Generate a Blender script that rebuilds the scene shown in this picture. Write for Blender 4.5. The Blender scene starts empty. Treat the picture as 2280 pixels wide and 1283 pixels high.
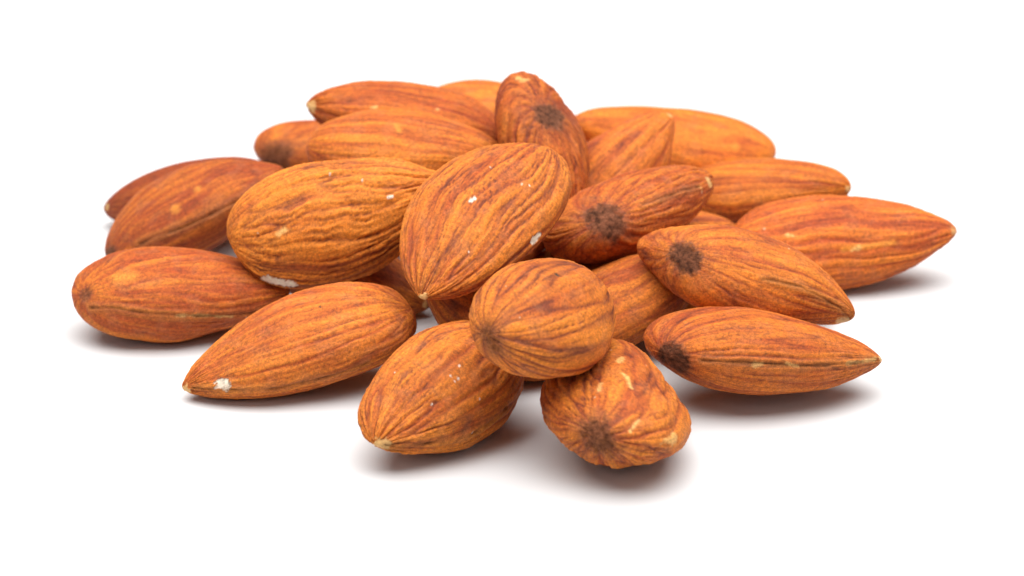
import bpy, math
import numpy as np
from mathutils import Matrix, Vector

S = 0.01            # the tables below are in centimetres, the scene is in metres
scene = bpy.context.scene

# ------------------------------------------------------------------ camera
ELEV = math.radians(24.0)
DIST = 33.0
look = Vector((0, 0, 0.8))
cam_pos = look + DIST * Vector((0, -math.cos(ELEV), math.sin(ELEV)))
cam_data = bpy.data.cameras.new("camera")
cam_data.lens = 100
cam_data.sensor_width = 36
cam_data.clip_start = 0.01
cam_data.clip_end = 50
cam_data.dof.use_dof = True
cam_data.dof.focus_distance = 31.6 * S
cam_data.dof.aperture_fstop = 32
cam = bpy.data.objects.new("camera", cam_data)
cam.location = cam_pos * S
cam.rotation_euler = (math.pi / 2 - ELEV, 0, 0)
scene.collection.objects.link(cam)
scene.camera = cam

# ------------------------------------------------------------------ world: a plain white studio tent
world = bpy.data.worlds.new("World")
scene.world = world
world.use_nodes = True
bg = world.node_tree.nodes["Background"]
bg.inputs["Color"].default_value = (1.0, 0.995, 0.99, 1)
bg.inputs["Strength"].default_value = 0.15

def area(name, loc, target, size, power, color=(1, 1, 1)):
    l = bpy.data.lights.new(name, 'AREA')
    l.shape = 'RECTANGLE'
    l.size, l.size_y = size
    l.energy = power
    l.color = color
    o = bpy.data.objects.new(name, l)
    o.location = Vector(loc)
    d = Vector(target) - Vector(loc)
    o.rotation_euler = d.to_track_quat('-Z', 'Y').to_euler()
    scene.collection.objects.link(o)
    return o

area("softbox_overhead", (0.0, 0.04, 0.70), (0, 0.0, 0), (1.15, 0.85), 17.5, (1, 0.99, 0.975))
area("softbox_left", (-0.50, -0.50, 0.45), (0, 0, 0), (0.30, 0.30), 0.5)
area("softbox_right", (0.50, -0.50, 0.45), (0, 0, 0), (0.30, 0.30), 0.4)

scene.view_settings.view_transform = 'Standard'
scene.view_settings.look = 'None'
scene.view_settings.gamma = 1
scene.view_settings.exposure = 0
scene.cycles.max_bounces = 8
scene.cycles.diffuse_bounces = 6

# ------------------------------------------------------------------ materials
def nodes_of(name):
    m = bpy.data.materials.new(name)
    m.use_nodes = True
    nt = m.node_tree
    return m, nt, nt.nodes["Principled BSDF"]

def skin_material(name, rough, spec, sheen, grain_amount):
    m, nt, b = nodes_of(name)
    N, Lk = nt.nodes, nt.links
    at = N.new("ShaderNodeAttribute"); at.attribute_name = "skin_colour"
    tc = N.new("ShaderNodeTexCoord")
    g1 = N.new("ShaderNodeTexNoise"); g1.inputs["Scale"].default_value = 8500; g1.inputs["Detail"].default_value = 3
    g1.inputs["Roughness"].default_value = 0.7
    g2 = N.new("ShaderNodeTexNoise"); g2.inputs["Scale"].default_value = 2600; g2.inputs["Detail"].default_value = 2
    for g in (g1, g2): Lk.new(tc.outputs["Object"], g.inputs["Vector"])
    add = N.new("ShaderNodeMath"); add.operation = 'MULTIPLY_ADD'
    Lk.new(g2.outputs["Fac"], add.inputs[0]); add.inputs[1].default_value = 0.5
    Lk.new(g1.outputs["Fac"], add.inputs[2])
    mr = N.new("ShaderNodeMapRange")
    mr.inputs["From Min"].default_value = 0.58; mr.inputs["From Max"].default_value = 0.90
    mr.inputs["To Min"].default_value = 1 - 1.2 * grain_amount; mr.inputs["To Max"].default_value = 1 + grain_amount
    Lk.new(add.outputs[0], mr.inputs["Value"])
    mul = N.new("ShaderNodeVectorMath"); mul.operation = 'SCALE'
    Lk.new(at.outputs["Color"], mul.inputs[0]); Lk.new(mr.outputs["Result"], mul.inputs["Scale"])
    # pale crumbs of bran dust lying in the skin
    vo = N.new("ShaderNodeTexVoronoi"); vo.inputs["Scale"].default_value = 900
    Lk.new(tc.outputs["Object"], vo.inputs["Vector"])
    near = N.new("ShaderNodeMath"); near.operation = 'LESS_THAN'; near.inputs[1].default_value = 0.15
    Lk.new(vo.outputs["Distance"], near.inputs[0])
    sp = N.new("ShaderNodeSeparateColor"); Lk.new(vo.outputs["Color"], sp.inputs[0])
    few = N.new("ShaderNodeMath"); few.operation = 'GREATER_THAN'; few.inputs[1].default_value = 0.985
    Lk.new(sp.outputs[0], few.inputs[0])
    dust = N.new("ShaderNodeMath"); dust.operation = 'MULTIPLY'
    Lk.new(near.outputs[0], dust.inputs[0]); Lk.new(few.outputs[0], dust.inputs[1])
    dm = N.new("ShaderNodeMath"); dm.operation = 'MULTIPLY'; dm.inputs[1].default_value = 0.45
    Lk.new(dust.outputs[0], dm.inputs[0])
    mix = N.new("ShaderNodeMix"); mix.data_type = 'RGBA'
    Lk.new(dm.outputs[0], mix.inputs["Factor"])
    Lk.new(mul.outputs[0], mix.inputs[6]); mix.inputs[7].default_value = (0.72, 0.52, 0.34, 1)
    Lk.new(mix.outputs[2], b.inputs["Base Color"])
    bump = N.new("ShaderNodeBump"); bump.inputs["Strength"].default_value = 0.8
    bump.inputs["Distance"].default_value = 0.00012
    Lk.new(add.outputs[0], bump.inputs["Height"]); Lk.new(bump.outputs[0], b.inputs["Normal"])
    b.inputs["Roughness"].default_value = rough
    b.inputs["Specular IOR Level"].default_value = spec
    b.inputs["Sheen Weight"].default_value = sheen
    b.inputs["Sheen Roughness"].default_value = 0.35
    b.inputs["Sheen Tint"].default_value = (1.0, 0.80, 0.62, 1)
    return m

MAT_SKIN = skin_material("almond_skin", 0.66, 0.28, 0.02, 0.32)
MAT_SCAR = skin_material("dark_hilum", 0.85, 0.15, 0.15, 0.40)
MAT_KERNEL = skin_material("pale_kernel", 0.5, 0.35, 0.0, 0.08)

def tabletop_material():
    m, nt, b = nodes_of("white_board")
    b.inputs["Base Color"].default_value = (0.63, 0.63, 0.635, 1)
    b.inputs["Roughness"].default_value = 0.75
    b.inputs["Specular IOR Level"].default_value = 0.1
    return m

# ------------------------------------------------------------------ the white surface they lie on
tm = bpy.data.meshes.new("tabletop")
tm.from_pydata([(-3, -3, 0), (3, -3, 0), (3, 3, 0), (-3, 3, 0)], [], [(0, 1, 2, 3)])
tm.materials.append(tabletop_material())
top = bpy.data.objects.new("tabletop", tm)
top["kind"] = "structure"
top["label"] = "plain white tabletop under the almonds"
scene.collection.objects.link(top)

# ------------------------------------------------------------------ which almond is which
ALMONDS = {
    'a1': dict(soft_scar=0.5, label="smooth brown almond at the far left, lying flat, pale crack along its side", seed=1, relief=0.6, gold=-.1, vein_dark=.55, lumpy=1.6, dust=1.2, tint=(0.92, 0.86, 0.82)),
    'a2': dict(label="long almond at front left, sharp tip pointing left, small white chip beside the tip", warp=0.6, stretch=0.6, seed=2, relief=0.75, gold=.0, veins=3.6, vein_dark=.6),
    'a3': dict(label="deeply ridged foremost almond with a pale tip at its lower left", tint=(0.95, 0.95, 0.85), warp=0.6, stretch=0.6, vein_dark=1.3, seed=3, relief=1.2, gold=.05, dust=1.1),
    'a4': dict(lumpy=.6, soft_scar=0.8, label="rounded almond seen end-on, resting across the two foremost almonds, soft dark patch at left", tint=(1, 0.98, 0.9), warp=0.45, stretch=0.4, vein_dark=1.5, seed=104, relief=0.8, gold=0.18, veins=2.2, dust=1.0),
    'a5': dict(label="foremost almond with its blunt end and round dark spot towards the viewer", lumpy=1.1, warp=0.6, vein_dark=1.2, soft_scar=0.25, scar_tone=1.1, seed=5, relief=1.35, gold=.05, veins=3.0),
    'a6': dict(label="almond lying edge-on at lower right, pale broken seam running to its pointed right tip", soft_scar=0, warp=0.4, stretch=0.5, vein_dark=1.1, scar_tone=0.8, seed=6, relief=0.7, veins=2.6, gold=.05, dust=1.1, tint=(0.86, 0.76, 0.7)),
    'a7': dict(label="almond slanting down to a pale cracked right tip, dark spot near its upper left end", tint=(0.95, 0.9, 0.82), warp=0.5, stretch=0.55, scar_tone=0.85, seed=7, relief=.55, veins=2.4, gold=.1, vein_dark=.7),
    'a8': dict(label="large orange almond at the far right, tip pointing right", tint=(1.05, 0.93, 0.95), warp=0.5, stretch=0.55, seed=8, relief=.8, veins=3.4, gold=.05, vein_dark=.7),
    'a9': dict(label="almond behind the large far right one, upper side and brownish right tip showing", tint=(1.0, 1.0, 0.8), warp=0.4, stretch=0.4, seed=9, relief=.5, gold=.08, vein_dark=.6),
    'a10': dict(label="wrinkled almond right of the broad central one, large dark spot on its near edge", tint=(0.93, 0.87, 0.85), scar_tone=1.15, seed=10, relief=0.9, gold=-.02, vein_dark=.7, dust=1.3),
    'a11': dict(label="broad almond on top at the centre, tip pointing down left, two white chips", warp=0.6, vein_dark=1.4, stretch=0.6, seed=11, relief=1.2, veins=3.5, gold=.05),
    'a12': dict(tint=(1.06, 1.06, 1.0), label="broad golden wrinkled almond left of the central one, white scrape at its lower left", seed=12, relief=1.35, veins=4.0, gold=0.35, dust=.5),
    'a13': dict(soft_scar=0.3, label="smooth dusky almond at left, dark lower end, tip pointing up to the right", seed=13, relief=.35, vein_dark=.5, gold=-.1, dust=1.3, tint=(0.76, 0.66, 0.64)),
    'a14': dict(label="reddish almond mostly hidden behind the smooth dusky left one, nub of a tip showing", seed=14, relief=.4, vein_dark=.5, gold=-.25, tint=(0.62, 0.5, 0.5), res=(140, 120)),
    'a15': dict(soft_scar=0.3, label="half-hidden almond at back left, dark spot low on its rounded left end", tint=(0.92, 0.88, 0.8), seed=15, relief=.4, vein_dark=.5, res=(140, 120)),
    'a16': dict(label="almond just above and behind the broad golden wrinkled one, faint pale spots on top", tint=(1.0, 0.97, 0.9), warp=0.5, stretch=0.4, seed=16, relief=.5, vein_dark=.55, gold=.05),
    'a17': dict(label="reddish ridged almond at the top left of the pile, whitish tip pointing left", warp=0.5, stretch=0.5, seed=17, relief=1.1, vein_dark=.8, gold=-.1, tint=(0.88, 0.76, 0.74)),
    'a18': dict(label="almond at the very back, only a golden strip showing left of the upright one", seed=18, relief=.5, vein_dark=.6, gold=.15, res=(140, 120)),
    'a19': dict(label="upright almond at the peak of the pile, dark spot with radiating wrinkles", warp=0.5, vein_dark=1.2, seed=19, relief=1.2, gold=-.05, tint=(0.84, 0.74, 0.72)),
    'a20': dict(label="large smooth golden almond at back right with a rounded right end", tint=(1.08, 1.02, 0.9), seed=20, relief=.35, vein_dark=.5, gold=.15),
    'a21': dict(label="striped almond pointing steeply up, in front of the large golden back right one", tint=(1, 0.92, 0.95), warp=0.4, stretch=0.4, seed=21, relief=.7, veins=2.6, gold=.05),
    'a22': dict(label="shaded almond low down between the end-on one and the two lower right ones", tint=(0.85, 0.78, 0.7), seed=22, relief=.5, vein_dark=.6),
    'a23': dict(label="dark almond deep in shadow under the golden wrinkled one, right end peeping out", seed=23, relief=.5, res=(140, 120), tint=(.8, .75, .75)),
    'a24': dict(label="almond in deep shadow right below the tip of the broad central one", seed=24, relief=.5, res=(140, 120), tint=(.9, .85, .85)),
}

# where each almond lies, how it is turned, its size and lumps, and the marks on its skin (body frame, cm)
FITS = {
    'a1': dict(loc=[-3.9127, 0.5503, 0.4832], axes=[[0.9989, -0.0403, 0.0253], [0.0462, 0.9472, -0.3173], [-0.0112, 0.3181, 0.948]],
        dims=[2.5728, 1.3548, 0.885, 0.7242, 0.6638], lumps=[-0.0, 0.001, 0.001, 0.01, 0.005, 0.002, -0.003, -0.0, 0.003, 0.019, -0.007, -0.002, 0.013, -0.004, -0.007, -0.001, 0.005],
        marks=[('scar', 0.09, [[-1.097, -0.245, 0.214]]), ('pale', 0.017, [[-0.022, -0.591, 0.19], [0.174, -0.573, 0.17], [0.368, -0.548, 0.134], [0.617, -0.493, 0.072]]), ('gold', 0.085, [[-0.711, -0.148, 0.38], [-0.556, -0.135, 0.408]]), ('sut', 0.027, [[-1.022, -0.416, 0.153], [-0.756, -0.489, 0.228], [-0.497, -0.559, 0.226], [-0.022, -0.591, 0.19], [0.368, -0.548, 0.134], [0.825, -0.408, 0.04], [1.137, -0.19, -0.01]])]),
    'a2': dict(loc=[-2.4365, -0.9129, 0.4662], axes=[[-0.9238, 0.3625, -0.1233], [-0.3094, -0.8964, -0.3174], [-0.2256, -0.2551, 0.9402]],
        dims=[2.7583, 1.3493, 0.8673, 0.7998, 0.6542], lumps=[-0.015, 0.02, -0.001, -0.029, 0.018, 0.002, -0.015, 0.003, 0.001, -0.023, -0.036, 0.018, 0.038, -0.007, -0.001, -0.009, 0.02],
        marks=[('chip', 0.056, [[1.01, 0.277, 0.108], [0.972, 0.283, 0.128], [0.949, 0.32, 0.11]]), ('chip', 0.026, [[0.916, 0.293, 0.153], [0.937, 0.34, 0.095]]), ('tip', 0.066, [[1.355, 0.032, 0.007]]), ('dark', 0.018, [[-0.362, -0.024, 0.442]]), ('sut', 0.02, [[1.264, 0.109, 0.042], [0.868, 0.391, 0.074], [0.398, 0.559, 0.041], [-0.094, 0.653, 0.03], [-0.618, 0.675, 0.03]])]),
    'a3': dict(loc=[-0.7741, -2.1751, 0.5153], axes=[[-0.5521, 0.7874, 0.2742], [-0.8272, -0.4759, -0.2989], [-0.1048, -0.3918, 0.9141]],
        dims=[2.4294, 1.4196, 0.8822, 0.6548, 0.6643], lumps=[-0.006, -0.005, -0.009, -0.015, 0.003, 0.017, -0.002, -0.007, -0.038, -0.005, 0.015, -0.003, 0.021, -0.013, 0.004, 0.002, 0.027],
        marks=[('tip', 0.074, [[1.21, 0.007, 0.007], [1.167, 0.078, 0.01]]), ('sut', 0.025, [[1.162, 0.081, 0.02], [0.842, 0.38, 0.067], [0.268, 0.641, 0.084], [-0.251, 0.676, 0.137]]), ('salt', 0.013, [[0.146, 0.095, 0.42]]), ('salt', 0.013, [[0.105, 0.168, 0.418]]), ('salt', 0.01, [[-0.042, 0.074, 0.436]]), ('salt', 0.01, [[0.168, 0.165, 0.411]]), ('salt', 0.009, [[0.329, 0.621, 0.096]]), ('salt', 0.009, [[0.551, 0.171, 0.324]]), ('salt', 0.009, [[0.451, -0.407, 0.28]]), ('salt', 0.009, [[0.086, 0.476, 0.328]])]),
    'a5': dict(loc=[1.1176, -2.5122, 0.5455], axes=[[-0.0753, -0.9744, 0.212], [0.9968, -0.0791, -0.0096], [0.0261, 0.2106, 0.9772]],
        dims=[2.3509, 1.5546, 1.0033, 0.7404, 0.6256], lumps=[0.01, 0.012, -0.02, -0.015, -0.008, -0.004, -0.015, 0.002, -0.012, 0.053, -0.012, -0.01, -0.015, 0.047, 0.013, 0.022, -0.047],
        marks=[('scar', 0.185, [[-1.043, 0.358, 0.126], [-1.088, 0.314, 0.062]]), ('pale', 0.029, [[-0.02, 0.08, 0.498], [0.123, 0.026, 0.494]]), ('pale', 0.024, [[-0.285, 0.055, 0.503], [-0.551, 0.0, 0.487]]), ('pale', 0.024, [[-0.578, 0.34, 0.4], [-0.43, 0.306, 0.434]]), ('pale', 0.019, [[-1.144, 0.03, 0.265], [-1.029, -0.062, 0.36]]), ('pale', 0.044, [[-0.972, -0.49, 0.188], [-1.104, -0.352, 0.194]])]),
    'a4': dict(loc=[0.3936, -2.2104, 1.464], axes=[[0.4029, -0.8347, 0.3753], [0.9112, 0.4043, -0.0791], [-0.0857, 0.3738, 0.9235]],
        dims=[2.3358, 1.4491, 1.1018, 0.699, 0.6628], lumps=[0.0, 0.002, -0.015, -0.007, -0.007, 0.013, 0.001, 0.007, 0.004, -0.004, 0.021, 0.0, -0.001, 0.025, 0.013, 0.001, -0.02],
        marks=[('scar', 0.131, [[-1.118, 0.252, 0.007], [-1.154, 0.148, -0.04]]), ('dark', 0.024, [[-0.164, 0.077, 0.56], [-0.184, 0.052, 0.561]])]),
    'a6': dict(loc=[2.8401, -1.2498, 0.5748], axes=[[0.988, -0.0902, 0.125], [0.0918, 0.9958, -0.0066], [-0.1239, 0.018, 0.9921]],
        dims=[2.7081, 1.3354, 0.8312, 0.7384, 0.6849], lumps=[-0.003, -0.016, -0.001, -0.033, -0.027, 0.013, -0.001, -0.007, 0.021, -0.006, -0.023, -0.0, 0.019, -0.002, 0.0, 0.004, -0.003],
        marks=[('scar', 0.151, [[-1.172, -0.346, 0.015], [-1.054, -0.45, -0.01]]), ('pale', 0.025, [[-0.254, -0.633, 0.128], [-0.163, -0.625, 0.142]]), ('pale', 0.02, [[0.117, -0.593, 0.151], [0.256, -0.583, 0.12]]), ('pale', 0.02, [[0.846, -0.376, 0.101], [1.241, -0.113, 0.044]]), ('tip', 0.045, [[1.325, -0.029, 0.024]]), ('sut', 0.03, [[1.269, -0.097, 0.029], [0.931, -0.337, 0.082], [0.528, -0.509, 0.119], [0.21, -0.591, 0.122], [-0.209, -0.626, 0.142], [-0.541, -0.612, 0.123], [-0.815, -0.556, 0.085]])]),
    'a7': dict(loc=[2.7251, -0.1784, 0.9999], axes=[[0.9411, 0.2408, 0.2372], [-0.2281, 0.9703, -0.08], [-0.2495, 0.0212, 0.9682]],
        dims=[2.5668, 1.3116, 0.8764, 0.7396, 0.5865], lumps=[0.004, 0.028, 0.001, 0.025, 0.053, -0.008, -0.006, 0.001, 0.045, -0.043, 0.026, -0.069, -0.009, -0.025, -0.036, 0.006, -0.06],
        marks=[('scar', 0.176, [[-0.775, -0.418, 0.222], [-0.706, -0.461, 0.213]]), ('tip', 0.072, [[1.159, -0.079, -0.117], [1.203, -0.055, -0.101]]), ('sut', 0.026, [[1.245, -0.037, -0.064], [1.091, -0.14, 0.077], [0.906, -0.232, 0.162], [0.574, -0.344, 0.266], [0.176, -0.468, 0.274]])]),
    'a8': dict(loc=[4.0867, 2.0389, 0.5263], axes=[[0.9964, -0.0816, -0.0239], [0.0584, 0.8609, -0.5054], [0.0618, 0.5022, 0.8626]],
        dims=[2.7552, 1.3364, 0.8585, 0.7692, 0.6376], lumps=[-0.009, 0.003, -0.008, -0.035, -0.004, 0.004, -0.018, -0.015, -0.002, 0.044, -0.003, -0.008, 0.021, 0.012, -0.001, 0.011, -0.009],
        marks=[('tip', 0.066, [[1.313, -0.057, 0.117]]), ('gold', 0.033, [[0.536, -0.311, 0.3], [-0.092, -0.374, 0.335]]), ('pale', 0.028, [[0.023, -0.384, 0.323], [0.092, -0.362, 0.33]]), ('pale', 0.022, [[-0.743, -0.128, 0.373], [-0.68, -0.152, 0.379]])]),
    'a9': dict(loc=[3.2022, 3.4847, 0.5864], axes=[[0.9145, 0.3586, -0.1872], [-0.3585, 0.9328, 0.0359], [0.1875, 0.0343, 0.9817]],
        dims=[2.3316, 1.2884, 0.8145, 0.7049, 0.5975], lumps=[0.001, 0.001, -0.008, 0.002, 0.002, 0.003, -0.01, 0.01, 0.013, 0.014, -0.002, -0.002, -0.017, 0.008, -0.008, -0.001, 0.007],
        marks=[('tip', 0.052, [[1.141, -0.051, 0.016]])]),
    'a10': dict(loc=[1.4311, 1.4296, 1.1413], axes=[[0.7928, -0.5515, -0.2596], [0.6013, 0.7774, 0.1848], [0.0999, -0.3026, 0.9479]],
        dims=[2.5082, 1.299, 0.939, 0.7043, 0.6201], lumps=[-0.003, 0.004, -0.004, -0.003, 0.002, -0.005, -0.002, -0.0, -0.017, 0.022, 0.001, -0.001, 0.006, 0.013, -0.005, 0.006, 0.013],
        marks=[('scar', 0.216, [[-0.718, -0.513, 0.192], [-0.701, -0.56, 0.128]]), ('tip', 0.065, [[1.028, -0.287, 0.051]]), ('pale', 0.022, [[0.767, -0.425, 0.084], [0.805, -0.421, 0.023]]), ('sut', 0.027, [[0.767, -0.425, 0.084], [0.296, -0.544, 0.148], [-0.211, -0.582, 0.187]])]),
    'a11': dict(loc=[-0.3673, -0.1793, 1.6914], axes=[[-0.5053, 0.8592, -0.0807], [-0.7682, -0.4905, -0.4114], [-0.393, -0.1459, 0.9079]],
        dims=[2.575, 1.5379, 0.8446, 0.6659, 0.6597], lumps=[-0.015, 0.011, 0.007, -0.058, 0.007, 0.035, 0.004, -0.008, 0.028, 0.013, 0.017, 0.031, 0.008, 0.034, -0.031, -0.018, 0.009],
        marks=[('chip', 0.021, [[0.065, -0.051, 0.402], [0.0, -0.026, 0.407]]), ('chip', 0.036, [[0.045, 0.743, 0.087], [-0.067, 0.758, 0.089]]), ('tip', 0.067, [[1.285, 0.022, 0.015]]), ('salt', 0.009, [[-0.447, 0.321, 0.361]]), ('salt', 0.008, [[-0.49, 0.408, 0.332]]), ('salt', 0.009, [[-0.506, -0.125, 0.388]]), ('salt', 0.008, [[0.656, 0.273, 0.283]])]),
    'a12': dict(loc=[-2.0064, 0.8665, 1.3182], axes=[[0.9601, -0.2784, 0.0264], [0.1691, 0.5026, -0.8479], [0.2227, 0.8185, 0.5296]],
        dims=[2.6785, 1.4465, 0.87, 0.7356, 0.6586], lumps=[-0.004, 0.0, -0.001, -0.016, 0.001, 0.019, -0.018, -0.0, 0.021, 0.004, 0.003, -0.005, 0.013, 0.015, -0.01, 0.001, -0.001],
        marks=[('chip', 0.064, [[-1.059, -0.485, 0.06], [-0.927, -0.562, 0.094], [-0.791, -0.632, 0.093]]), ('pale', 0.032, [[-0.763, -0.044, 0.368], [-0.671, -0.023, 0.389]]), ('salt', 0.016, [[0.581, 0.019, 0.355], [0.621, 0.019, 0.345]]), ('salt', 0.011, [[0.0, 0.489, 0.288]]), ('salt', 0.011, [[0.337, 0.295, 0.346]])]),
    'a13': dict(loc=[-3.9427, 2.5163, 0.7165], axes=[[0.907, -0.225, -0.3559], [0.1139, 0.9448, -0.3072], [0.4054, 0.2381, 0.8826]],
        dims=[2.4658, 1.3633, 0.9047, 0.6969, 0.6388], lumps=[-0.0, 0.003, 0.005, 0.01, 0.007, -0.001, 0.0, 0.005, -0.022, -0.011, 0.005, 0.003, -0.001, -0.015, -0.007, -0.007, -0.018],
        marks=[('scar', 0.134, [[-1.14, -0.282, 0.123]]), ('gold', 0.061, [[-0.127, -0.338, 0.39]]), ('gold', 0.05, [[0.209, -0.173, 0.409]]), ('sut', 0.033, [[-0.694, -0.489, 0.249], [-0.147, -0.561, 0.251], [0.231, -0.533, 0.226], [0.657, -0.435, 0.175], [1.013, -0.263, 0.103]])]),
    'a14': dict(loc=[-4.0836, 3.6252, 0.4692], axes=[[-0.9695, -0.1505, -0.1935], [0.1387, -0.9876, 0.0733], [-0.2022, 0.0442, 0.9784]],
        dims=[2.4112, 1.3131, 0.8857, 0.715, 0.6343], lumps=[0.001, 0.0, 0.002, -0.001, 0.001, -0.006, -0.005, -0.001, -0.003, -0.012, 0.004, -0.009, -0.008, 0.012, 0.004, 0.005, -0.007],
        marks=[('tip', 0.058, [[1.125, 0.112, 0.035]])]),
    'a15': dict(loc=[-2.2155, 4.75, 0.6], axes=[[0.9963, -0.0146, 0.0842], [0.0206, 0.9973, -0.07], [-0.083, 0.0715, 0.994]],
        dims=[2.3748, 1.2259, 0.8532, 0.7159, 0.6508], lumps=[0.002, 0.003, -0.005, -0.004, -0.005, 0.004, -0.002, 0.003, 0.013, 0.017, -0.002, 0.0, 0.003, 0.006, 0.001, 0.001, -0.005],
        marks=[('scar', 0.177, [[-0.937, -0.395, 0.087], [-0.846, -0.44, 0.121]])]),
    'a16': dict(loc=[-1.3185, 2.6294, 1.4577], axes=[[0.9961, 0.0821, -0.0329], [-0.0884, 0.9356, -0.3419], [0.0027, 0.3435, 0.9392]],
        dims=[2.4604, 1.296, 0.857, 0.7081, 0.6599], lumps=[-0.002, -0.001, -0.002, 0.001, -0.001, -0.002, 0.004, 0.003, 0.004, 0.006, -0.004, -0.003, -0.012, 0.003, -0.002, -0.01, -0.002],
        marks=[('gold', 0.033, [[-0.084, 0.0, 0.423], [-0.042, -0.088, 0.418]])]),
    'a17': dict(loc=[-1.3822, 3.7584, 1.45], axes=[[-0.9881, -0.077, 0.1333], [0.0539, -0.9841, -0.1694], [0.1442, -0.1602, 0.9765]],
        dims=[2.5003, 1.3163, 0.8684, 0.7053, 0.6242], lumps=[-0.0, 0.001, 0.001, -0.001, 0.001, -0.0, -0.001, -0.001, -0.004, 0.008, 0.001, -0.001, -0.013, 0.002, 0.002, -0.001, -0.004],
        marks=[('tip', 0.086, [[1.201, 0.066, 0.064], [1.16, 0.122, 0.058]]), ('pale', 0.029, [[0.401, 0.347, 0.306], [0.36, 0.338, 0.319]]), ('pale', 0.023, [[-0.421, 0.262, 0.384]])]),
    'a18': dict(loc=[-0.1573, 5.2093, 0.9], axes=[[0.9953, 0.0527, 0.0812], [-0.0124, 0.9014, -0.4329], [-0.096, 0.4299, 0.8978]],
        dims=[2.2804, 1.198, 0.8489, 0.7241, 0.6618], lumps=[0.0, -0.0, 0.0, -0.001, -0.001, 0.0, -0.001, -0.001, 0.001, 0.0, -0.0, 0.0, 0.004, 0.001, 0.0, 0.002, 0.005],
        marks=[]),
    'a19': dict(loc=[0.3812, 2.3994, 1.5563], axes=[[0.2109, 0.6508, 0.7294], [-0.8281, 0.5154, -0.2205], [-0.5195, -0.5575, 0.6476]],
        dims=[2.2867, 1.2585, 0.9004, 0.7161, 0.6615], lumps=[0.003, 0.002, 0.007, -0.001, -0.004, -0.003, 0.003, 0.0, -0.031, -0.013, -0.004, 0.011, -0.012, -0.007, 0.001, -0.006, -0.02],
        marks=[('scar', 0.187, [[-0.175, -0.312, 0.387], [-0.175, -0.233, 0.413]]), ('pale', 0.055, [[-0.849, -0.407, 0.192], [-0.807, -0.383, 0.241]])]),
    'a20': dict(loc=[2.0858, 4.8383, 0.7198], axes=[[-0.9824, -0.1672, 0.0833], [0.1333, -0.9399, -0.3143], [0.1308, -0.2977, 0.9457]],
        dims=[2.7048, 1.2816, 0.8471, 0.732, 0.6449], lumps=[0.002, 0.001, 0.005, 0.006, -0.003, -0.004, -0.003, 0.004, -0.025, 0.046, 0.006, -0.01, -0.014, 0.01, -0.007, 0.006, -0.011],
        marks=[('gold', 0.053, [[-0.846, 0.232, 0.335]])]),
    'a21': dict(loc=[1.2986, 3.0472, 0.95], axes=[[0.6208, -0.7801, -0.078], [0.5525, 0.5059, -0.6624], [0.5562, 0.3681, 0.7451]],
        dims=[2.272, 1.197, 0.8499, 0.7337, 0.6624], lumps=[0.0, -0.0, 0.001, 0.001, -0.001, 0.002, -0.0, 0.0, -0.002, -0.005, -0.0, 0.001, -0.013, 0.0, 0.001, -0.001, -0.006],
        marks=[('tip', 0.051, [[1.067, -0.039, 0.084]])]),
    'a22': dict(loc=[1.0866, 0.0268, 0.4791], axes=[[-0.8524, 0.4723, -0.2244], [-0.4462, -0.8807, -0.1589], [-0.2727, -0.0353, 0.9614]],
        dims=[2.4315, 1.2891, 0.8185, 0.7062, 0.6522], lumps=[-0.003, -0.002, 0.008, -0.001, 0.001, 0.006, 0.001, -0.004, -0.001, 0.006, 0.013, 0.006, -0.014, 0.019, 0.005, -0.002, 0.002],
        marks=[]),
    'a23': dict(loc=[-2.0235, 1.2198, 0.4691], axes=[[0.9178, 0.3382, 0.2081], [-0.2806, 0.9232, -0.2626], [-0.2809, 0.1826, 0.9422]],
        dims=[2.2678, 1.1943, 0.8427, 0.7282, 0.6666], lumps=[0.001, 0.001, -0.001, 0.001, 0.002, 0.001, 0.001, -0.001, 0.003, 0.001, 0.001, 0.0, 0.002, 0.0, -0.0, -0.0, -0.003],
        marks=[('tip', 0.049, [[1.09, -0.062, 0.039]])]),
    'a24': dict(loc=[-0.218, -0.4723, 0.6648], axes=[[-0.8319, -0.4347, 0.3451], [0.2854, -0.8683, -0.4057], [0.476, -0.239, 0.8464]],
        dims=[2.2464, 1.2261, 0.8597, 0.7254, 0.6642], lumps=[0.002, -0.001, -0.004, -0.003, 0.003, 0.003, 0.0, 0.0, -0.03, 0.018, 0.002, -0.01, -0.008, -0.008, -0.0, 0.002, 0.014],
        marks=[]),
}

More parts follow.
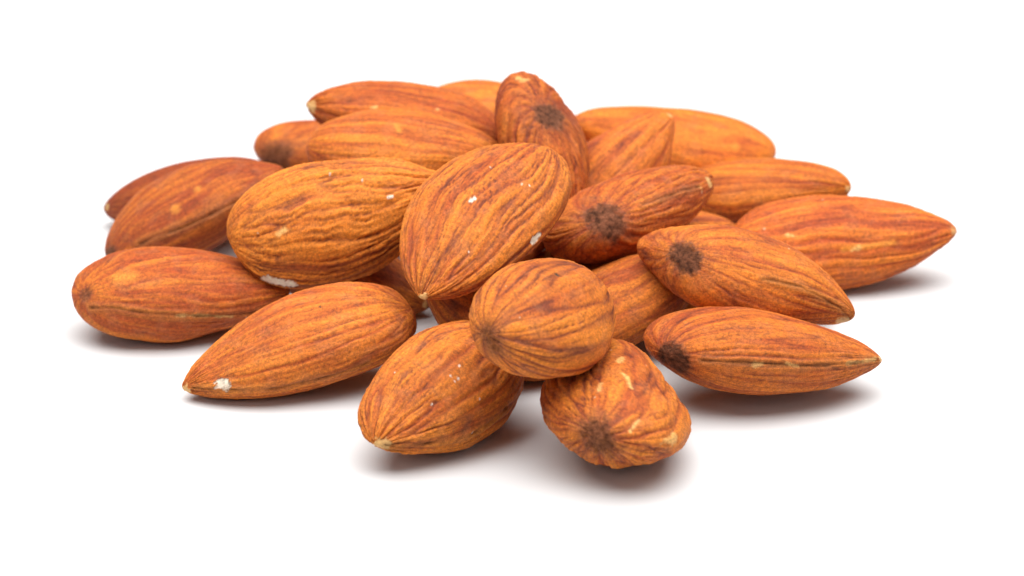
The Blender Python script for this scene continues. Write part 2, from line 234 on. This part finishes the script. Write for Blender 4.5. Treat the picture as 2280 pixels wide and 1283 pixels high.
# almonds added inside the pile to carry the upper ones and darken the crevices
BURIED = [
    dict(loc=[-0.1453, 3.2194, 0.3874], axes=[[0.9824, -0.1866, 0.0], [0.1866, 0.9824, -0.0], [0.0, 0.0, 1.0]], dims=[2.032, 1.145, 0.775, 0.72, 0.66], lumps=[0]*17, marks=[]),
    dict(loc=[-1.7172, 3.4979, 0.4029], axes=[[0.4816, -0.8764, 0.0], [0.8764, 0.4816, -0.0], [0.0, 0.0, 1.0]], dims=[2.251, 1.224, 0.806, 0.72, 0.66], lumps=[0]*17, marks=[]),
    dict(loc=[-0.4921, 1.4026, 0.3908], axes=[[-0.183, -0.9831, 0.0], [0.9831, -0.183, 0.0], [0.0, 0.0, 1.0]], dims=[2.25, 1.121, 0.782, 0.72, 0.66], lumps=[0]*17, marks=[]),
    dict(loc=[2.775, 0.9392, 0.3744], axes=[[0.9711, 0.2387, 0.0], [-0.2387, 0.9711, 0.0], [0.0, -0.0, 1.0]], dims=[2.252, 1.049, 0.749, 0.72, 0.66], lumps=[0]*17, marks=[]),
    dict(loc=[0.875, 4.0321, 0.4006], axes=[[0.8113, 0.5846, 0.0], [-0.5846, 0.8113, 0.0], [0.0, -0.0, 1.0]], dims=[2.097, 1.117, 0.801, 0.72, 0.66], lumps=[0]*17, marks=[]),
    dict(loc=[1.9572, 2.1641, 0.375], axes=[[-0.8879, 0.4601, 0.0], [-0.4601, -0.8879, 0.0], [0.0, 0.0, 1.0]], dims=[1.944, 1.152, 0.75, 0.72, 0.66], lumps=[0]*17, marks=[]),
    dict(loc=[-0.2412, 0.8552, 1.1393], axes=[[0.6789, -0.4186, 0.6032], [0.633, 0.75, -0.192], [-0.372, 0.5121, 0.7741]], dims=[1.903, 1.037, 0.763, 0.72, 0.66], lumps=[0]*17, marks=[]),
    dict(loc=[0.7256, 1.1944, 0.3918], axes=[[-0.9176, 0.3556, 0.178], [-0.3826, -0.9113, -0.152], [0.1081, -0.2076, 0.9722]], dims=[1.842, 0.939, 0.728, 0.72, 0.66], lumps=[0]*17, marks=[]),
]

# ------------------------------------------------------------------ noise in numpy
_rng = np.random.RandomState(7)
_perm = _rng.permutation(4096).astype(np.int64)
_grad = _rng.normal(size=(4096, 3)); _grad /= np.linalg.norm(_grad, axis=1, keepdims=True)

def perlin(p, seed=0):
    p = p + seed * 17.317
    i = np.floor(p).astype(np.int64); f = p - i
    w = f * f * f * (f * (f * 6 - 15) + 10)
    out = 0
    for dx in (0, 1):
        hx = _perm[(i[:, 0] + dx) & 4095]
        for dy in (0, 1):
            hy = _perm[(hx + i[:, 1] + dy) & 4095]
            for dz in (0, 1):
                g = _grad[_perm[(hy + i[:, 2] + dz) & 4095]]
                d = g[:, 0] * (f[:, 0] - dx) + g[:, 1] * (f[:, 1] - dy) + g[:, 2] * (f[:, 2] - dz)
                out = out + d * (w[:, 0] if dx else 1 - w[:, 0]) * (w[:, 1] if dy else 1 - w[:, 1]) * (w[:, 2] if dz else 1 - w[:, 2])
    return out * 1.6

def fbm(p, seed, octaves=3):
    return sum(perlin(p * 2 ** k, seed + k * 3.1) / 2 ** k for k in range(octaves))

def smooth(a, b, x):
    t = np.clip((x - a) / (b - a), 0, 1)
    return t * t * (3 - 2 * t)

# ------------------------------------------------------------------ the body of an almond
def harmonics(d):
    x, y, z = d.T
    return np.stack([y, z, y*z, x*y, x*z, y*y-z*z, x*(y*y-z*z), x*y*z, y*(4*x*x-y*y-z*z), z*(4*x*x-y*y-z*z),
                     y*(3*z*z-y*y), z*(3*y*y-z*z), (y*y-z*z)*(6*x*x-y*y-z*z), y**4-6*y*y*z*z+z**4,
                     x*y*(y*y-3*z*z), x*z*(z*z-3*y*y), y*z*(6*x*x-y*y-z*z)], -1)

def body(u, v, dims, lumps, b=0.5):
    L, W, T, aw, at = dims
    x = np.cos(u)
    def prof(a):
        xm = (b - a) / (a + b)
        return np.clip(1 - x, 0, None) ** a * np.clip(1 + x, 0, None) ** b / ((1 - xm) ** a * (1 + xm) ** b)
    B = np.stack([x, prof(aw) * np.cos(v), prof(at) * np.sin(v)], -1)
    d = B / np.maximum(np.linalg.norm(B, axis=-1, keepdims=True), 1e-9)
    s = 1 + harmonics(d) @ np.array(lumps)
    return B * s[:, None] * np.array([L / 2, W / 2, T / 2]), d

def capsule(P, pts):
    """distance of every point of P to the chain of points pts, and where along the chain"""
    best = np.full(len(P), 1e9)
    pts = [np.array(q) for q in pts]
    if len(pts) == 1: pts = pts * 2
    for a, b in zip(pts, pts[1:]):
        ab = b - a
        t = np.clip((P - a) @ ab / max(ab @ ab, 1e-12), 0, 1)
        best = np.minimum(best, np.linalg.norm(P - a - t[:, None] * ab, axis=1))
    return best

def lin(r, g, b):
    c = np.array([r, g, b]) / 255.0
    return np.where(c <= 0.04045, c / 12.92, ((c + 0.055) / 1.055) ** 2.4)

GOLD, MID, VEIN, DUST = lin(214, 123, 38), lin(172, 78, 28), lin(108, 48, 28), lin(178, 112, 74)
SCAR, KERNEL, TIPC, DARK = lin(96, 58, 40), lin(240, 222, 200), lin(222, 178, 112), lin(60, 44, 30)

def build_almond(key, spec, fit):
    dims, lumps, marks = fit['dims'], fit['lumps'], fit['marks']
    seed = spec['seed']
    nu, nv = spec.get('res', (230, 210))
    us = np.linspace(0, math.pi, nu + 1)[1:-1]
    vs = np.linspace(0, 2 * math.pi, nv, endpoint=False)
    uu, vv = np.meshgrid(us, vs, indexing='ij')
    u = np.concatenate([[1e-4], uu.ravel(), [math.pi - 1e-4]])
    v = np.concatenate([[0], vv.ravel(), [0]])
    P, dirs = body(u, v, dims, lumps)
    n = len(P)
    # faces
    idx = (np.arange((nu - 1) * nv) + 1).reshape(nu - 1, nv)
    a, b_ = idx[:-1], idx[1:]
    quads = np.stack([a, b_, np.roll(b_, -1, 1), np.roll(a, -1, 1)], -1).reshape(-1, 4)
    cap0 = np.stack([np.zeros(nv, int), idx[0], np.roll(idx[0], -1)], -1)
    cap1 = np.stack([np.full(nv, n - 1), np.roll(idx[-1], -1), idx[-1]], -1)

    def vertex_normals(P):
        acc = np.zeros_like(P)
        fn = np.cross(P[quads[:, 2]] - P[quads[:, 0]], P[quads[:, 3]] - P[quads[:, 1]])
        for k in range(4): np.add.at(acc, quads[:, k], fn)
        for c in (cap0, cap1):
            fc = np.cross(P[c[:, 1]] - P[c[:, 0]], P[c[:, 2]] - P[c[:, 0]])
            for k in range(3): np.add.at(acc, c[:, k], fc)
        return acc / np.maximum(np.linalg.norm(acc, axis=1, keepdims=True), 1e-12)
    nor = vertex_normals(P)
    if (nor * P).sum() < 0:
        quads = quads[:, ::-1]; cap0 = cap0[:, ::-1]; cap1 = cap1[:, ::-1]
        nor = -nor

    # veins run from the hilum (or the blunt end) to the tip: two poles on the unit ball
    sc = [m for m in marks if m[0] == 'scar']
    pole = np.array(sc[0][2][0]) / (np.array(dims[:3]) / 2) if sc else np.array([-1, 0.12, 0.08])
    pole = pole / np.linalg.norm(pole)
    s = P / (np.array(dims[:3]) / 2); s /= np.maximum(np.linalg.norm(s, axis=1, keepdims=True), 1e-9)
    w0 = np.array([1.02, 0, 0]); 
    zeta = (s[:, 1] + 1j * s[:, 2]) / (1.015 - s[:, 0])
    zp = (pole[1] + 1j * pole[2]) / (1.015 - pole[0])
    w = zeta - zp
    warp = 0.24 * perlin(P * 1.1, seed) + 0.07 * perlin(P * 3.1, seed + 5) + 0.022 * perlin(P * 9.0, seed + 9)
    psi = np.angle(w) + spec.get('warp', 0.75) * warp
    t = np.log(np.abs(w) + 0.03)
    kf = spec.get('veins', 3.3) * 1.08
    tt = t * spec.get('stretch', 0.75)
    def vein(k, ts, sd):
        return perlin(np.stack([np.cos(psi) * k, np.sin(psi) * k, tt * ts], -1), sd)
    n1 = vein(kf, 1.0, seed + 1)
    n2 = vein(kf * 2.1, 1.7, seed + 2)
    n3 = vein(kf * 4.5, 3.2, seed + 3)
    crink = perlin(P * 13, seed + 4) 
    fine = perlin(P * 28, seed + 6)
    mod = smooth(-0.5, 0.45, perlin(P * 2.2, seed + 11))           # some stretches are smoother than others
    b1 = np.minimum(np.abs(n1) * 2.2, 1) ** 0.75
    b2 = np.minimum(np.abs(n2) * 2.2, 1) ** 0.8
    b3 = np.minimum(np.abs(n3) * 2.2, 1)
    rel = spec.get('relief', 1.0)
    ends = smooth(0.0, 0.16, np.sin(u)) * 0.85 + 0.15
    ends = ends * (0.35 + 0.65 * smooth(0.05, 0.55, np.abs(w)))
    disp = rel * ends * (0.018 * (b1 - 0.6) + (0.004 + 0.011 * mod) * (b2 - 0.55) + 0.007 * mod * (b3 - 0.5))
    disp += 0.0062 * rel * crink * mod + 0.0022 * fine * (0.5 + rel)
    disp += 0.020 * spec.get('lumpy', 1.0) * perlin(P * 1.9, seed + 13) * ends

    # colour of the skin: golden plateaus, red-brown veins, dusty patches
    patch = 0.8 * vein(kf * 0.9, 0.7, seed + 20) + 0.7 * vein(kf * 2.6, 1.2, seed + 21) + 0.35 * fbm(P * 2.0, seed + 22, 2)
    fibre = vein(kf * 8, 5.0, seed + 23)
    g = smooth(0.10, 1.10, 0.50 * b1 + 0.28 * b2 + 0.12 * b3 + 0.36 * patch + 0.06 + spec.get('gold', 0.0))
    vn = np.exp(-(n1 / 0.05) ** 2) * 0.68 * (0.5 + 0.5 * mod) + np.exp(-(n2 / 0.065) ** 2) * 0.42 * (0.3 + mod) + np.exp(-(n3 / 0.10) ** 2) * 0.22
    vn = np.clip(vn * spec.get('vein_dark', 1.0), 0, 0.95)
    col = MID * (1 - g)[:, None] + GOLD * g[:, None]
    tint = np.array(spec.get('tint', (1, 1, 1)))
    col = col * (1 - vn)[:, None] + VEIN * vn[:, None]
    dusty = 0.20 * smooth(0.0, 0.6, fbm(P * 5.0, seed + 30, 3)) * spec.get('dust', 1.0)
    col = col * (1 - dusty)[:, None] + DUST * dusty[:, None]
    red = smooth(0.0, 0.7, vein(kf * 1.4, 1.1, seed + 40) + 0.4 * fbm(P * 3.0, seed + 41, 2)) * 0.28
    col = col * (1 - red[:, None] * np.array([0.10, 0.30, 0.38]))
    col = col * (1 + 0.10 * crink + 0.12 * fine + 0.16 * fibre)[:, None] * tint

    ragged = 0.40 * perlin(P * 9, seed + 50) + 0.45 * perlin(P * 24, seed + 51) + 0.25 * perlin(P * 50, seed + 52)
    speck = smooth(0.10, 0.55, perlin(P * 55, seed + 53)) * smooth(-0.3, 0.4, perlin(P * 4, seed + 54))
    col = col * (1 - 0.42 * speck)[:, None] + lin(112, 62, 36) * (0.42 * speck * 0.6)[:, None]
    part = np.zeros(n, int)                                        # 0 skin, 1 hilum scar, 2 tip, 3+ exposed kernel
    kinds = {0: ('skin', MAT_SKIN)}
    # every almond ends in a small pale-brown tip where the root would come out
    if not any(m[0] == 'tip' for m in marks):
        marks = list(marks) + [('tipplain', 0.045, [(dims[0] / 2, 0, 0)])]
    nk = 3
    for typ, r, pts in marks:
        dist = capsule(P, pts) / r
        if typ == 'sut':
            fade = smooth(2.2, 0.6, dist)
            dl = dist + 0.5 * perlin(P * 6, seed + 60)
            line = np.exp(-(dl / 0.55) ** 2)
            disp += 0.010 * smooth(3.2, 1.0, dist) - 0.020 * line
            col = col * (1 - 0.50 * line * fade)[:, None]
            brown = 0.35 * smooth(4.0, 0.5, dist + 1.2 * ragged)
            col = col * (1 - brown)[:, None] + lin(140, 92, 48) * brown[:, None]
            continue
        rim = dist + ragged * {'chip': 1.1, 'pale': 1.5, 'scar': 0.6}.get(typ, 0.5)
        if typ == 'scar':
            soft = spec.get('soft_scar', 0)
            k = smooth(1.35 + 0.3 * soft, 0.70 - 0.5 * soft, rim + 0.25 * perlin(P * 4, seed + 72)) * (0.95 - 0.35 * soft)
            radial = np.abs(perlin(np.stack([np.cos(psi) * 7, np.sin(psi) * 7, t * 0.6], -1), seed + 70))
            halo = smooth(2.6, 0.9, dist + 1.6 * radial - 0.2) * 0.35
            col = col * (1 - halo)[:, None] + lin(132, 66, 38) * halo[:, None]
            sc_col = (SCAR * spec.get('scar_tone', 1.0))[None, :] * (1 + 0.9 * perlin(P * 14, seed + 71) + 0.5 * fine)[:, None]
            col = col * (1 - k)[:, None] + sc_col * k[:, None]
            disp = disp * (1 - 0.7 * k) - 0.010 * smooth(1.3, 0.3, dist) - 0.006 * smooth(2.2, 1.0, dist) * smooth(0.35, 0.0, radial)
            part[k > 0.5] = 1; kinds[1] = ('hilum_scar', MAT_SCAR)
        elif typ in ('tip', 'tipplain'):
            k = smooth(1.1, 0.5, dist + 1.2 * ragged)
            c = TIPC if typ == 'tip' else lin(150, 92, 50)
            col = col * (1 - 0.85 * k)[:, None] + c * (0.85 * k)[:, None] * (1 + 0.2 * fine)[:, None]
            disp = disp * (1 - k)
            part[k > 0.35] = 2; kinds[2] = ('tip', MAT_KERNEL if typ == 'tip' else MAT_SKIN)
        elif typ == 'chip':
            k = smooth(1.15, 0.85, rim)
            col = col * (1 - k)[:, None] + (KERNEL * (1 + 0.22 * crink + 0.25 * fine)[:, None]) * k[:, None]
            edge = np.exp(-((rim - 1.12) / 0.16) ** 2)
            col = col * (1 - 0.35 * edge)[:, None]
            disp = disp * (1 - 0.8 * k) - 0.012 * k + 0.006 * edge
            part[k > 0.5] = nk; kinds[nk] = ('exposed_kernel', MAT_KERNEL); nk += 1
        elif typ == 'pale':
            k = 0.65 * smooth(1.5, 0.3, rim)
            col = col * (1 - k)[:, None] + lin(232, 186, 112) * k[:, None]
            disp += 0.006 * k
        elif typ == 'gold':
            k = 0.45 * smooth(1.7, 0.2, rim)
            col = col * (1 - k)[:, None] + lin(240, 160, 58) * k[:, None]
        elif typ == 'dark':
            k = smooth(1.3, 0.7, rim)
            col = col * (1 - k)[:, None] + DARK * k[:, None]
            disp -= 0.006 * k
        elif typ == 'salt':
            k = smooth(1.5, 0.8, rim)
            col = col * (1 - k)[:, None] + lin(236, 222, 205) * k[:, None]
            disp += 0.008 * k
    col = np.clip(col, 0.004, 0.9)
    P = P + nor * disp[:, None]
    P[:, 0] += 0
    nor = vertex_normals(P)
    if (nor * P).sum() < 0: nor = -nor

    root = bpy.data.objects.new("almond", None)
    root.empty_display_size = 0.005
    Mx = np.array(fit['axes'])
    M4 = Matrix([[*Mx[0], fit['loc'][0] * S], [*Mx[1], fit['loc'][1] * S], [*Mx[2], (fit['loc'][2] + 0.008) * S], [0, 0, 0, 1]])
    root.matrix_world = M4
    root["label"] = spec['label']
    root["category"] = "almond"
    root["group"] = "almonds in the pile"
    scene.collection.objects.link(root)

    def face_part(f):
        q = part[f]
        m = q[:, 0].copy()
        same = (q == q[:, :1]).all(1)
        m[~same] = 0
        return m
    fq, f0, f1 = face_part(quads), face_part(cap0), face_part(cap1)
    for code, (nm, mat) in kinds.items():
        fl = [quads[fq == code], cap0[f0 == code], cap1[f1 == code]]
        if sum(len(x) for x in fl) < 3: continue
        used = np.unique(np.concatenate([x.ravel() for x in fl]))
        remap = np.full(n, -1); remap[used] = np.arange(len(used))
        loops = np.concatenate([remap[x].ravel() for x in fl]).astype(np.int32)
        totals = np.concatenate([np.full(len(x), x.shape[1], np.int32) for x in fl])
        starts = np.concatenate([[0], np.cumsum(totals)[:-1]]).astype(np.int32)
        me = bpy.data.meshes.new(nm)
        me.vertices.add(len(used)); me.vertices.foreach_set("co", (P[used] * S).astype(np.float32).ravel())
        me.loops.add(len(loops)); me.loops.foreach_set("vertex_index", loops)
        me.polygons.add(len(totals)); me.polygons.foreach_set("loop_start", starts)
        me.update(calc_edges=True)
        me.polygons.foreach_set("use_smooth", np.ones(len(totals), bool))
        ca = me.color_attributes.new("skin_colour", 'FLOAT_COLOR', 'POINT')
        ca.data.foreach_set("color", np.concatenate([col[used], np.ones((len(used), 1))], 1).astype(np.float32).ravel())
        me.normals_split_custom_set_from_vertices(nor[used].tolist())
        me.materials.append(mat)
        o = bpy.data.objects.new(nm, me)
        o.parent = root
        scene.collection.objects.link(o)

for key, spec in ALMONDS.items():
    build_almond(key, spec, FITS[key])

for k, fit in enumerate(BURIED):
    lab = {5: "added filler almond low in the gap behind the slanting one, its upper side barely showing",
           6: "filler almond added to darken the crevice between the broad central one and the wrinkled spotted one",
           7: "filler almond added to darken the crevice under the wrinkled spotted one, behind the end-on one",
           }.get(k, "filler almond buried inside the pile, hidden under the ones around it")
    build_almond('buried', dict(label=lab, seed=40 + k, relief=.6, res=(120, 100)), fit)
